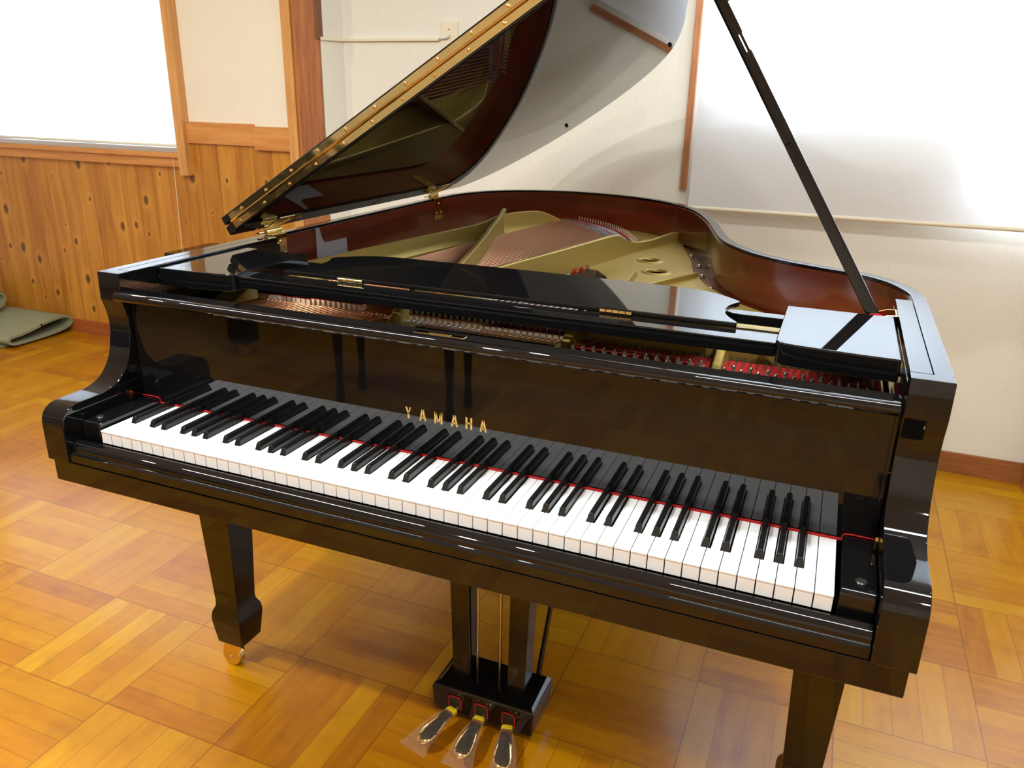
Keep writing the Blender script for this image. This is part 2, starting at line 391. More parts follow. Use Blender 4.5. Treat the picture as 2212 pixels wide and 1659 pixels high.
# ---- rim: inner line of the case, bass side round the tail to the treble shoulder
IN = [(-.690, .60), (-.690, .9), (-.690, 1.25), (-.690, 1.48), (-.682, 1.60), (-.645, 1.715), (-.58, 1.80), (-.49, 1.858), (-.379, 1.895),
      (-.253, 1.890), (-.15, 1.865), (-.069, 1.826), (.0073, 1.770), (.075, 1.695), (.128, 1.605), (.171, 1.50), (.2157, 1.36), (.2428, 1.254), (.285, 1.10),
      (.331, 1.006), (.383, .931), (.45, .872), (.53, .828), (.586, .803), (.627, .7725), (.657, .735), (.677, .688), (.688, .645), (.690, .60)]
INC = catmull(IN, 4)
OUTC = offset(INC, .024)
def ring_solid(A, B, z0, z1):
    """solid wall between plan curves A (inner) and B (outer)"""
    n = len(A); mb = MB()
    vs = [(p[0], p[1], z0) for p in A]+[(p[0], p[1], z0) for p in B]+[(p[0], p[1], z1) for p in A]+[(p[0], p[1], z1) for p in B]
    fs = []
    for i in range(n-1):
        fs += [(i, i+1, n+i+1, n+i), (2*n+i, 3*n+i, 3*n+i+1, 2*n+i+1), (i, 2*n+i, 2*n+i+1, i+1), (n+i, n+i+1, 3*n+i+1, 3*n+i)]
    fs += [(0, n, 3*n, 2*n), (n-1, 3*n-1, 4*n-1, 2*n-1)]
    return mb.add(vs, fs)
rim = obj('rim', ring_solid(INC, OUTC, .655, TOP), LACQ, P, bevel=.0022)
lining = obj('rim_lining', ring_solid(offset(INC, -.0032), offset(INC, -.0004), .80, TOP-.007), MAHOG, P)
lining['label'] = 'reddish mahogany veneer inside the rim'

# ---- arms (cheeks) with the S-curve
PROF = [(.131, TOP), (.1295, .922), (.1345, .905), (.139, .885), (.1395, .862), (.136, .8437), (.131, .8222), (.124, .8049), (.1155, .7925), (.103, .7795), (.086, .7700),
        (.0637, .7642), (.045, .7632), (.0078, .7630), (-.006, .7620), (-.0175, .7575), (-.026, .7500), (-.0312, .7395), (-.0328, .7270), (-.0330, .6598)]
PC = [PROF[0], (.130, .95)]+catmull(PROF[1:-1], 4)+[PROF[-1]]
for s in (-1, 1):
    pr = [(.131, TOP)]+PC[1:]+[(.60, .6598), (.60, .958), (.1570, .958), (.1570, TOP)]
    a = obj('arm', MB().prism(pr, s*AI, s*AO, 'x'), LACQ, P, bevel=.0022, keep=lambda c: not (c.y > .150 and c.z > .95))
    obj('arm_rail', MB().box(min(s*.6905, s*AO), max(s*.6905, s*AO), .1571, .60, .9575, TOP), LACQ, P, bevel=.0010, keep=lambda c: c.y > .16 and c.y < .59)
    obj('arm_cap', MB().box(min(s*.6625, s*.6892), max(s*.6625, s*.6892), .1585, .592, .9575, TOP), LACQ, P, bevel=.0012)
# ---- keybed and case bottom
kb = MB().box(-.7066, .7066, -.0287, .55, .618, .6596)
obj('keybed', kb, LACQ, P, bevel=.0025)
bot = [(p[0], p[1]) for p in offset(INC, .004)]
obj('case_bottom', MB().prism(bot[::-1], .64, .66), DULL, P)
# ---- key slip
def arc(cy, cz, r, a0, a1, n=8): return [(cy+r*math.cos(R(a0+(a1-a0)*k/n)), cz+r*math.sin(R(a0+(a1-a0)*k/n))) for k in range(n+1)]
slip = [(-.0042, .662), (-.0042, .6965), (-.0085, .6975)]+[(-.0120, .6960)]+arc(-.0118, .6835, .0118, 100, 188, 10)+[(-.0238, .6790), (-.0300, .6770), (-.0302, .6620)]
obj('key_slip', MB().prism(slip[::-1], -.6605, .6605, 'x'), LACQ, P, bevel=.0006, seg=1)
# ---- key blocks
for s in (-1, 1):
    prof = [(.1480, .664), (.1480, .7300), (.020, .7296)]+arc(.0135, .7205, .009, 80, 180, 6)+[(.0045, .700), (.0045, .664)]
    kblk = obj('key_block', MB().prism(prof[::-1], s*.6182, s*.6612, 'x'), LACQ, P, bevel=.0028, seg=3)
    k = MB().lathe([(.0075, .7285), (.0075, .7312), (.0062, .7328), (.003, .7334)], (s*.642, .0295, 0), 20)
    obj('screw', k, simple('dark_screw', (.06, .055, .05, 1), .3, .7), kblk)
    c = MB().prism([(.113, .7335), (.121, .7335), (.121, .748), (.1185, .7515), (.1155, .7515), (.113, .748)], s*.6570, s*.6618, 'x')
    obj('hinge_pin_plate', c, BRASS, P, bevel=.0008)
# ---- keys
KW = 1.2254/52; KD = .1462; GAP = .0011
white_names = 'ABCDEFG'
def white_outline(i):
    n = white_names[i % 7]; x0, x1 = (i-26)*KW+GAP/2, (i-25)*KW-GAP/2
    return n, x0, x1
CUT = {'A': (.0062, .0036), 'B': (.0078, 0), 'C': (0, .0078), 'D': (.0050, .0050), 'E': (.0078, 0), 'F': (0, .0078), 'G': (.0040, .0062)}
HEAD = .0500
BK = []
for i in range(52):
    n, x0, x1 = white_outline(i)
    l, r = CUT[n]
    if i == 0: l = 0
    if i == 51: l = r = 0
    z1, z0, r_ = .7200, .7172, .0012
    # plan outline of the key top, notched beside the black keys
    pl = [(x0+r_, 0), (x1-r_, 0), (x1, r_)]
    pl += [(x1, HEAD), (x1-r, HEAD), (x1-r, KD)] if r else [(x1, KD)]
    pl += [(x0+l, KD), (x0+l, HEAD), (x0, HEAD)] if l else [(x0, KD)]
    pl += [(x0, r_)]
    mb = MB().prism(pl, z0, z1)
    k = obj('white_key', mb, IVORY, P, bevel=.0007)
    fr = MB().box(x0+.0003, x1-.0003, .0014, .006, .6960, .7172)
    # body below the top, plain wood front covered with the same acrylic
    bd = MB().box(x0+.0006+l, x1-.0006-r, HEAD, KD, .700, .7172)
    obj('key_front', fr, IVORY, k, bevel=.0004, seg=1)
    obj('key_stick', bd, LEDGEWOOD, k)
    if r and i < 51:
        cut = r+CUT[white_names[(i+1) % 7]][0]+GAP
        BK.append(((x1-r)+(cut)/2-GAP*0.0, cut))
for cx, cut in BK:
    w, wt, f, t, hb, ht = .0053, .0043, .0505, .0560, .7190, .7325
    def sect(y, z0, wb, wtp, z1):   # rounded top cross-section, half widths
        pts = [(cx-wb, y, z0), (cx-wtp-.0003, y, z1-.0030), (cx-wtp+.0008, y, z1-.0009), (cx-wtp+.0026, y, z1), (cx+wtp-.0026, y, z1), (cx+wtp-.0008, y, z1-.0009), (cx+wtp+.0003, y, z1-.0030), (cx+wb, y, z0)]
        return pts
    secs = [sect(f, hb, w, w-.0002, hb+.0038), None, None, None]
    A = sect(f, hb, w, wt+.0006, hb+.0040)
    # front face leans back and rounds into the top
    rows = []
    for y0, y1, zz, wb, wtp in ((f, f+.0028, ht-.0030, w, wt-.0002), (f, f+.0045, ht-.0006, w, wt), (f+.003, f+.0075, ht, w, wt), (KD, KD, ht-.0004, w, wt)):
        s_ = sect(y1, hb, wb, wtp, zz)
        # bottom vertices keep their own y
        s_[0] = (s_[0][0], y0, hb); s_[-1] = (s_[-1][0], y0, hb)
        rows.append(s_)
    n = 8; vs = [v for r0 in rows for v in r0]; fs = []
    for q in range(len(rows)-1):
        for k_ in range(n): fs.append((q*n+k_, q*n+(k_+1) % n, (q+1)*n+(k_+1) % n, (q+1)*n+k_))
    fs += [tuple(range(n-1, -1, -1)), tuple((len(rows)-1)*n+k_ for k_ in range(n))]
    obj('black_key', MB().add(vs, fs), EBONY, P, bevel=.0003, seg=1, ang=30)
# ---- fallboard
fb = [(.1650, .7240), (.1490, .7240), (.1490, .9262), (.1460, .9278), (.1150, .9266)]
fb += arc(.1137, .9352, .0088, 255, 90, 12)+[(.1220, .9436), (.1500, .9395), (.1650, .9385)]
fall = obj('fallboard', MB().prism(fb, -.6552, .6552, 'x'), LACQ, P, bevel=.0006, seg=1)
for s in (-1, 1):   # end strips of the fallboard, slightly proud
    obj('fallboard_edge', MB().box(min(s*.6552, s*.6605), max(s*.6552, s*.6605), .1495, .1650, .7245, .925), LACQ, fall, bevel=.0008)
FLT = MB().box(-.6182, .6182, .1468, .1500, .7198, .7224)
for s in (-1, 1):
    FLT.tube([(s*.6182, .1480, .7215), (s*.6186, .1470, .7275), (s*.6215, .1462, .7316), (s*.6280, .1460, .7322), (s*.6595, .1460, .7318)], .0011, 8)
obj('felt_strip', FLT, FELT_RED, fall)
lp = obj('lock_plate', MB().box(-.044, .044, .1265, .1385, .9405, .9436), BRASS, fall, bevel=.0004, seg=1)
obj('lock_slot', MB().box(-.019, .019, .1305, .1345, .9420, .9440), BRASS_PALE, fall)
# letters, built as strokes in the plane of the fallboard
def letters():
    H = .0205; zb = .7835; y0, y1 = .1485, .1492
    def quad(mb, pts): mb.add([(x, y0, z) for x, z in pts]+[(x, y1, z) for x, z in pts], [(0, 1, 2, 3), (7, 6, 5, 4), (0, 4, 5, 1), (1, 5, 6, 2), (2, 6, 7, 3), (3, 7, 4, 0)])
    def L(ch, x, w):
        mb = MB(); t = .0034
        def st(xa, za, xb, zb_, tt=t): quad(mb, [(x+xa-tt/2, zb+za), (x+xa+tt/2, zb+za), (x+xb+tt/2, zb+zb_), (x+xb-tt/2, zb+zb_)])
        if ch == 'Y': st(0, 0, 0, H*.5); st(0, H*.42, -w/2+t/2, H); st(0, H*.42, w/2-t/2, H, t*.7)
        if ch == 'A': st(-w/2+t/2, 0, -.0004, H); st(w/2-t/2, 0, .0004, H); quad(mb, [(x-w*.28, zb+H*.22), (x+w*.28, zb+H*.22), (x+w*.24, zb+H*.36), (x-w*.24, zb+H*.36)])
        if ch == 'M': st(-w/2+t/2, 0, -w/2+t/2, H); st(w/2-t/2, 0, w/2-t/2, H); st(0, H*.05, -w/2+t*.6, H, t*.8); st(0, H*.05, w/2-t*.6, H, t*.8)
        if ch == 'H': st(-w/2+t/2, 0, -w/2+t/2, H); st(w/2-t/2, 0, w/2-t/2, H); quad(mb, [(x-w/2+t/2, zb+H*.43), (x+w/2-t/2, zb+H*.43), (x+w/2-t/2, zb+H*.57), (x-w/2+t/2, zb+H*.57)])
        return mb
    for ch, x, w in (('Y', -.0690, .0115), ('A', -.0420, .0130), ('M', -.0130, .0150), ('A', .0165, .0130), ('H', .0425, .0120), ('A', .0680, .0125)):
        obj('inlaid_letter', L(ch, x, w), GOLDINLAY, fall, smooth=False)
letters()
# ---- strip behind the fallboard
obj('name_board_rail', MB().box(-.6605, .6605, .1655, .1790, .86, .9330), DULL, P, bevel=.001)

# ---- music desk assembly
SH = []
for s in (-1, 1):
    pts = [(.6566, .222), (.6566, .472), (.4903, .472), (.4903, .262)]
    cur = [(.4903, .262), (.4908, .248), (.4945, .2385), (.503, .234), (.525, .2295), (.56, .2265), (.61, .2235), (.6566, .222)]
    pl = [(s*x, y) for x, y in pts[:3]]+[(s*x, y) for x, y in cur[:-1]]
    if s < 0: pl = pl[::-1]
    SH.append(obj('desk_shelf', MB().prism(pl, .9350, .9685), LACQ, P, bevel=.0028, seg=3))
    obj('shelf_bumper', MB().tube([(s*.6566, .232, .9475), (s*.6618, .232, .9475)], .0055, 14), RUBBER, SH[-1])
obj('desk_rail', MB().box(-.4903, .4903, .2495, .3010, .9410, .9628), LACQ, P, bevel=.0022)
obj('desk_rail', MB().box(-.4903, .4903, .4290, .4590, .9380, .9550), LACQ, P, bevel=.0022)
half = [(.4260, .3050), (.4255, .3130), (.4120, .3350), (.4020, .3600), (.3985, .3850), (.3995, .4100), (.4045, .4280), (.4110, .4420), (.4135, .4500), (.4090, .4580),
        (.3950, .4720), (.3750, .4900), (.3500, .5040), (.3200, .5130), (.2800, .5170), (.20, .5190), (.10, .5210), (0, .5220)]
right = catmull(half, 3)
desk_pl = [(0, .3050)]+right+[(-x, y) for x, y in right[::-1][1:]]
desk = obj('music_desk', MB().prism(desk_pl, .9630, .9716), LACQ, P, bevel=.0018, seg=2)
for x in (-.272, .235):
    hb_ = MB()
    for k in range(5): hb_.tube([(x-.026+k*.0108, .3005, .9668), (x-.026+(k+1)*.0108-.0012, .3005, .9668)], .0042, 12)
    hb_.box(x-.026, x+.028, .3005, .312, .9618, .9629)
    obj('desk_hinge', hb_, BRASS, desk)

# ---- iron frame
inn = offset(INC, -.0045)
def sub(P_, lo, hi): return [p for i, p in enumerate(P_) if lo <= i <= hi]
plate_line = [(.245, 1.09), (.2083, 1.2174), (.1616, 1.426), (.100, 1.640)]   # plate stops short of the case here
outline = [(-.655, .182), (.655, .182), (.6575, .56), (.655, .66), (.62, .745), (.52, .80), (.43, .855), (.36, .925), (.305, 1.01), (.262, 1.085)]
outline += [(.2083, 1.2174), (.1616, 1.426), (.122, 1.55), (.098, 1.64)]
tail = [p for p in inn if p[1] > 1.60 and p[0] < .11][::-1]
outline += tail+[(-.68, 1.50), (-.68, .60), (-.655, .585)]
bass_hole = [(-.610, .445), (-.235, .445), (-.205, .60), (-.170, .72), (-.100, 1.06), (-.060, 1.26), (-.055, 1.40), (-.10, 1.50), (-.20, 1.66), (-.30, 1.74), (-.37, 1.72), (-.42, 1.60), (-.475, 1.30), (-.545, .92), (-.61, .60)]
ten_hole = [(-.222, .40), (.118, .40), (.125, .47), (.10, .70), (.06, .90), (.012, 1.06), (-.035, 1.130), (-.068, 1.135), (-.11, .92), (-.165, .68), (-.20, .52)]
hA, hB = (.0655, 1.325), (.117, 1.173)
bass_hole[1] = (-.238, .445)
plate = fill2d('iron_frame', [outline, [(x, y) for x, y in bass_hole], ten_hole, circle(*hA, .0285), circle(*hB, .0285)], .8540, .857, IRON, P, bevel=.0015)
plate['label'] = 'gold painted cast iron frame'
obj('rim_ledge', ring_solid(offset(INC, -.075), offset(INC, -.0036), .82, .849), LEDGEWOOD, P)
obj('soundboard', MB().prism(offset(INC, -.006)[::-1], .800, .806), GREYWOOD, P)
for c in (hA, hB):
    prof = []
    mb = MB(); n = 36; m = 8
    vs = []
    for k in range(n):
        a = 2*PI*k/n
        for j in range(m+1):
            t = PI*j/m
            rr = .0322+.0058*math.cos(t); zz = .857+.0038*math.sin(t)
            if j == m: zz = .8535
            if j == 0: rr += .004
            vs.append((c[0]+rr*math.cos(a), c[1]+rr*math.sin(a), zz))
    fs = [(k*(m+1)+j, ((k+1) % n)*(m+1)+j, ((k+1) % n)*(m+1)+j+1, k*(m+1)+j+1) for k in range(n) for j in range(m)]
    obj('sound_hole_ring', mb.add(vs, fs), IRON, plate, ang=80)
def wall(name, path, w, zb, flare=0, parent=None):
    """rib following plan path [(x,y,ztop)], flared foot"""
    Pp = catmull(path, 4); n = len(Pp); rows = []
    for i, p in enumerate(Pp):
        a, b = Pp[max(i-1, 0)], Pp[min(i+1, n-1)]
        t = Vector((b[0]-a[0], b[1]-a[1])).normalized(); nx, ny = -t.y, t.x
        h = p[2]
        sec = [(-w/2-flare, zb), (-w/2-flare*.25, zb+(h-zb)*.22), (-w/2, zb+(h-zb)*.5), (-w/2, h-.002), (-w/2+.002, h), (w/2-.002, h), (w/2, h-.002), (w/2, zb+(h-zb)*.5), (w/2+flare*.25, zb+(h-zb)*.22), (w/2+flare, zb)]
        rows.append([(p[0]+nx*o_, p[1]+ny*o_, z) for o_, z in sec])
    m = 10; vs = [v for r in rows for v in r]
    fs = [(i*m+j, i*m+(j+1) % m, (i+1)*m+(j+1) % m, (i+1)*m+j) for i in range(n-1) for j in range(m)]
    fs += [tuple(range(m-1, -1, -1)), tuple((n-1)*m+j for j in range(m))]
    return obj(name, MB().add(vs, fs), IRON, parent or plate, ang=28)
wall('frame_rib', [(-.645, .62, .905), (-.60, .95, .905), (-.545, 1.30, .905), (-.52, 1.43, .908), (-.485, 1.54, .925), (-.42, 1.68, .924), (-.385, 1.735, .905), (-.345, 1.775, .880), (-.30, 1.80, .874)], .012, .85, .012)
wall('frame_rib', [(-.215, .60, .93), (-.250, .73, .93), (-.3499, 1.079, .93), (-.4078, 1.2653, .93), (-.455, 1.43, .931), (-.490, 1.54, .932), (-.515, 1.62, .933)], .013, .853, .010)
wall('frame_rib', [(-.195, .56, .925), (-.155, .763, .925), (-.095, 1.05, .925), (-.042, 1.304, .925), (-.030, 1.36, .910), (-.014, 1.43, .889), (.018, 1.53, .884), (.055, 1.655, .889), (.072, 1.70, .888)], .012, .85, .004)
wall('frame_rib', [(.135, .95, .872), (.165, 1.02, .872), (.195, 1.09, .871), (.226, 1.165, .869)], .008, .852, .004)
wall('frame_rib', [(.072, 1.135, .860), (.082, 1.06, .878), (.10, .95, .890), (.12, .80, .90)], .008, .853, .016)
wall('frame_rib', [(.395, .56, .905), (.43, .68, .895), (.46, .76, .880)], .012, .853, .01)
# capo bar, raised section behind the tuning pins in the treble, front struts
obj('capo_bar', MB().box(.140, .640, .452, .485, .853, .925), IRON, plate, bevel=.006, seg=3)
obj('pin_field', MB().prism([(-.655, .182), (.655, .182), (.655, .43), (.10, .43), (.10, .372), (-.24, .372), (-.24, .35), (-.655, .35)], .853, .8645), IRON, plate, bevel=.002)
for x, y in ((-.228, .36), (.128, .36), (.395, .375)):
    wall('frame_strut', [(x, y-.035, .866), (x, y, .872), (x+.002, y+.04, .905), (x+.004, y+.09, .925), (x+.008, y+.16, .925)], .016, .853, .004)
wall('frame_strut', [(-.600, .30, .87), (-.61, .34, .885), (-.63, .45, .905), (-.645, .60, .905)], .05, .853, .006)
for (x, y) in ((.1575, 1.473), (.205, 1.337), (.236, 1.195), (.283, 1.052)):
    m_ = MB().lathe([(.0105, .8485), (.0105, .8515), (.0075, .8525), (.0065, .8575), (.003, .859)], (x, y, 0), 14)
    obj('frame_bolt', m_, STEEL, P)

# ---- bass strings, individually
NB = 31
def string_pts(i):
    t = i/(NB-1)
    x0 = -.590+t*.300; y0 = .235
    a, b = Vector((-.360, 1.785)), Vector((-.070, 1.405))
    e = a.lerp(b, t); bow = .022*math.sin(PI*t); e += Vector((.6, .8))*bow
    return Vector((x0, y0, .877)), Vector((e.x, e.y, .885)), t
for i in range(NB):
    a, b, t = string_pts(i); r = .0031-.0013*t
    d = (b-a).normalized()
    obj('bass_string', MB().tube([a+d*.03, b], r, 10), COPPER, P, ang=180)
# steel tails from the bridge to the hitch pins, bridge, pins, felts
bs = MB(); pins = MB(); hp = MB()
hitch = []
for i in range(NB):
    a, b, t = string_pts(i)
    u = i/(NB-1)
    h0 = Vector((-.322, 1.868)); h1 = Vector((-.020, 1.500))
    e = h0.lerp(h1, u)+Vector((.62, .78))*.045*math.sin(PI*u)
    e3 = Vector((e.x, e.y, .876)); hitch.append(e3)
    bs.tube([b, b+(b-a).normalized()*.02, e3], .0007, 4, False)
    n_ = (b-a).normalized()
    for q in (0, .016): pins.tube([(b.x+n_.x*q, b.y+n_.y*q, .883), (b.x+n_.x*q+.002, b.y+n_.y*q, .8925)], .0011, 6)
    hp.tube([e3, e3+Vector((0, .002, .013))], .0016, 6)
o = obj('string_tails', bs, WIRE, P); o['kind'] = 'stuff'
bridge = MB(); A1, B1 = [], []
for i in range(0, NB, 3):
    a, b, t = string_pts(i); d = (b-a).normalized(); A1.append((b.x-d.x*.008, b.y-d.y*.008)); B1.append((b.x+d.x*.026, b.y+d.y*.026))
brg = obj('bass_bridge', ring_solid(B1, A1, .806, .8835), simple('graphite_bridge', srgb(70, 66, 58), .5), P)
o = obj('bridge_pins', pins, STEEL, brg); o['kind'] = 'stuff'
o = obj('hitch_pins', hp, simple('pale_pin', (.85, .82, .74, 1), .35, .6), plate); o['kind'] = 'stuff'
def felt(pts, r, name='string_felt', z=.881):
    n = len(pts); mb = MB().tube([(p[0], p[1], p[2]) for p in pts], r, 8)
    for i, v in enumerate(mb.v): mb.v[i] = (v[0]+random.uniform(-.001, .001), v[1]+random.uniform(-.001, .001), v[2]+random.uniform(-.001, .001))
    return obj(name, mb, FELT_RED, P)
felt([h+Vector((-.010, -.018, .002)) for h in hitch[1::2]], .0042)
mid = [(string_pts(i)[1]*.55+hitch[i]*.45)+Vector((0, 0, -.002)) for i in range(2, NB, 3)]
felt(mid[:], .0045)
felt([(string_pts(i)[1]*.72+hitch[i]*.28)+Vector((.0, .0, -.001)) for i in range(0, 12, 2)], .004)
obj('hitch_rail', ring_solid([(h.x-.012, h.y-.02) for h in hitch[::3]], [(h.x+.008, h.y+.010) for h in hitch[::3]], .850, .868), IRON, plate)
obj('frame_dark_bar', ring_solid([(h.x*.5+string_pts(i*3)[1].x*.5, h.y*.5+string_pts(i*3)[1].y*.5) for i, h in enumerate(hitch[::3])], [(h.x-.016, h.y-.03) for h in hitch[::3]], .845, .866), DULL, P)  # dull black bar between the bass bridge and the hitch rail

felt([Vector((-.108, 1.125, .8605)), Vector((-.094, 1.10, .861)), Vector((-.080, 1.075, .8605)), Vector((-.074, 1.05, .860))], .0052)
felt([Vector((-.098, 1.145, .8600)), Vector((-.083, 1.128, .861)), Vector((-.070, 1.105, .861)), Vector((-.062, 1.08, .860))], .0048)
pk = MB()
for x, y in ((-.079, 1.145), (-.066, 1.130), (-.056, 1.105), (-.043, 1.085), (-.030, 1.075), (-.058, 1.125), (-.020, 1.055)):
    pk.tube([(x, y, .855), (x, y+.001, .868)], .0016, 6)
o = obj('hitch_pins', pk, STEEL, plate); o['kind'] = 'stuff'
# ---- steel strings (tenor + treble) as one web, tuning pins, red felts
st = MB()
NT = 26
for i in range(NT):
    x = -.212+i*.0125; 
    for q in (-.0022, 0, .0022):
        ex = x+.12+i*.001; st.tube([(x+q, .20, .872), (x+q, .372, .8745), (ex+q-.02, 1.06-.012*i, .858)], .0004, 4, False)
for i in range(20):
    x = .150+i*.0122
    for q in (-.0022, 0, .0022): st.tube([(x+q, .26, .868), (x+q+.004, .452, .872), (x+q+.02, .80, .866)], .0006, 4, False)
for i in range(20):
    x = .408+i*.0120
    for q in (-.0022, 0, .0022): st.tube([(x+q, .26, .868), (x+q+.003, .452, .872), (x+q+.01, .66, .866)], .0006, 4, False)
o = obj('steel_strings', st, WIRE, P); o['kind'] = 'stuff'; o['label'] = 'thin steel strings of the middle and treble'
obj('string_rest_felt', MB().box(.142, .382, .372, .432, .8640, .8710), FELT_RED, P, bevel=.002)
obj('string_rest_felt', MB().box(.402, .652, .372, .432, .8640, .8710), FELT_RED, P, bevel=.002)
obj('string_rest_felt', MB().box(-.05, .118, .300, .345, .8640, .8700), FELT_RED, P, bevel=.002)
obj('dark_slot_strip', MB().box(.142, .640, .4325, .4515, .8580, .8660), DULL, P)  # shade of the slot before the capo bar, put in as a black strip
def tuning_pin(x, y, z=.8645):
    mb = MB().tube([(x, y, z-.002), (x, y-.0012, z+.006)], .0034, 12)
    mb.tube([(x, y-.0012, z+.0055), (x, y-.0022, z+.0125)], .0040, 12)
    mb.tube([(x, y-.0022, z+.0120), (x, y-.0038, z+.0230), (x, y-.004, z+.0240)], .0032, 12, rr=[.0034, .0032, .0022])
    return obj('tuning_pin', mb, STEEL, P, ang=50)
for i in range(17):                    # last treble section
    tuning_pin(.412+i*.0136, .352 if i % 2 else .335); 
for i in range(13):
    tuning_pin(.150+i*.0185, .352); tuning_pin(.158+i*.0185, .330)
for i in range(12):
    tuning_pin(.418+i*.0190, .300)

# ---- dampers
def damper(x, y, kind, zb=.8775):
    w = .0045
    if kind == 'wedge':
        mb = MB().prism([(x-w, zb+.0130), (x-.0012, zb-.0005), (x+.0012, zb-.0005), (x+w, zb+.0130)], y, y+.020, 'y')
    else:
        mb = MB().box(x-w, x+w, y, y+.020, zb, zb+.0105)
    d = obj('damper', mb, FELT_WHITE, P, bevel=.0005, seg=1)
    zt = zb+(.013 if kind == 'wedge' else .0105)
    obj('damper_band', MB().box(x-w, x+w, y+.0002, y+.0200, zt, zt+.0011), FELT_RED, d)
    obj('damper_head', MB().box(x-.0040, x+.0040, y+.0003, y+.0220, zt+.0012, zb+.027), LACQ, d, bevel=.0008)
for i in range(21):
    damper(-.567+i*.0124, .398, 'wedge' if i > 10 else 'flat', .8800)
for i in range(26):
    damper(-.198+i*.0125, .394, 'wedge' if i < 13 else 'flat', .8755)

# ---- lid
TH = R(32); HX, HZ = -.703, .988
cl, sl = math.cos(TH), math.sin(TH)
def LP(s, y, h=0):   # point on the open lid: s across from the hinge, h above its underside
    return (HX+s*cl-h*sl, y, HZ+s*sl+h*cl)
LY = .478
lid_line = [(p[0]-HX, p[1]) for p in offset(INC, .028)]
lid_line = [p for p in lid_line if p[1] > LY]
lid_pl = [(.002, LY)]+[(max(.002, p[0]), p[1]) for p in lid_line[2:]]
lid_pl = [p for i, p in enumerate(lid_pl) if i == 0 or (Vector(p)-Vector(lid_pl[i-1])).length > 1e-4]
lid_pl += [(1.415, LY)]
def lid_prism(pl, h0, h1):
    n = len(pl); vs = [LP(s, y, h0) for s, y in pl]+[LP(s, y, h1) for s, y in pl]
    return MB().add(vs, [tuple(range(n)), tuple(range(2*n-1, n-1, -1))]+[(i, n+i, n+(i+1) % n, (i+1) % n) for i in range(n)])
lid = obj('lid', lid_prism(lid_pl, 0, .021), LACQ, P, bevel=.0045, seg=3)
fl = [(.004, LY-.001), (.004, LY+.345), (1.413, LY+.345), (1.413, LY-.001)]
flap = obj('lid_front_flap', lid_prism(fl, .0235, .0435), LACQ, lid, bevel=.005, seg=3)
# continuous brass hinge, two leaves on the front edges
for h0, h1 in ((.0055, .0195), (.0250, .0390)):
    mb = MB(); n0 = 0
    vs = [LP(.030, LY-.0018, h0), LP(1.385, LY-.0018, h0), LP(1.385, LY+.001, h0), LP(.030, LY+.001, h0),
          LP(.030, LY-.0018, h1), LP(1.385, LY-.0018, h1), LP(1.385, LY+.001, h1), LP(.030, LY+.001, h1)]
    lf = obj('lid_hinge_leaf', mb.add(vs, [(0, 1, 2, 3), (4, 7, 6, 5), (0, 4, 5, 1), (1, 5, 6, 2), (2, 6, 7, 3), (3, 7, 4, 0)]), BRASS, lid, smooth=False)
    for k in range(17):
        s = .052+k*.0815; p = LP(s+(.02 if h0 > .02 else 0), LY-.0022, (h0+h1)/2); screw(lf, p, (0, -1, 0), .0038)
kn = MB().tube([LP(.030, LY-.0032, .0222), LP(1.385, LY-.0032, .0222)], .0032, 10)
obj('hinge_knuckle', kn, BRASS, lid)
for (s, y) in ((.421, 1.79), (.872, 1.555), (1.22, .88), (1.30, .56)):
    mb = MB().tube([LP(s-.012, y-.012, -.006), LP(s-.012, y-.012, .001)], .0055, 12); obj('rubber_buffer', mb, RUBBER, lid)
# lid hinges on the bass side
for y in (.628, 1.457):
    w = .027
    p = obj('lid_hinge', MB().box(-.6872, -.6845, y-w, y+w, .905, .9735), BRASS, P, bevel=.0008)
    obj('hinge_flange', MB().box(-.703, -.6845, y-w, y+w, .9730, .9752), BRASS_PALE, p, bevel=.0005, seg=1)
    for dy, dz in ((.002, .9560), (-.014, .926), (.017, .926)): screw(p, (-.6845, y+dy, dz), (1, 0, 0), .0034, BRASS_PALE)
    b = MB()
    for k in range(3): b.tube([(-.7035, y-w+k*.018, .9805), (-.7035, y-w+(k+1)*.018-.001, .9805)], .0068, 14)
    obj('hinge_barrel', b, BRASS_PALE, p)
    vs = [LP(.002, y-w, -.0012), LP(.055, y-w, -.0012), LP(.055, y+w, -.0012), LP(.002, y+w, -.0012), LP(.002, y-w, .0005), LP(.055, y-w, .0005), LP(.055, y+w, .0005), LP(.002, y+w, .0005)]
    obj('hinge_leaf', MB().add(vs, [(0, 1, 2, 3), (4, 7, 6, 5), (0, 4, 5, 1), (1, 5, 6, 2), (2, 6, 7, 3), (3, 7, 4, 0)]), BRASS_PALE, p)
    q = MB().tube([(-.7035, y-w-.004, .9805), (-.7035, y-w-.022, .9805), (-.709, y-w-.024, .9805)], .0017, 8)
    obj('hinge_pin', q, BRASS, p)
    q = MB().tube([LP(.006, y-.010, -.002), LP(.04, y+.03, -.003), LP(.052, y+.055, -.003), LP(.046, y+.062, -.003), LP(.02, y+.035, -.003), LP(.006, y+.012, -.002)], .0013, 6)
    obj('hinge_safety_wire', q, BRASS, p)
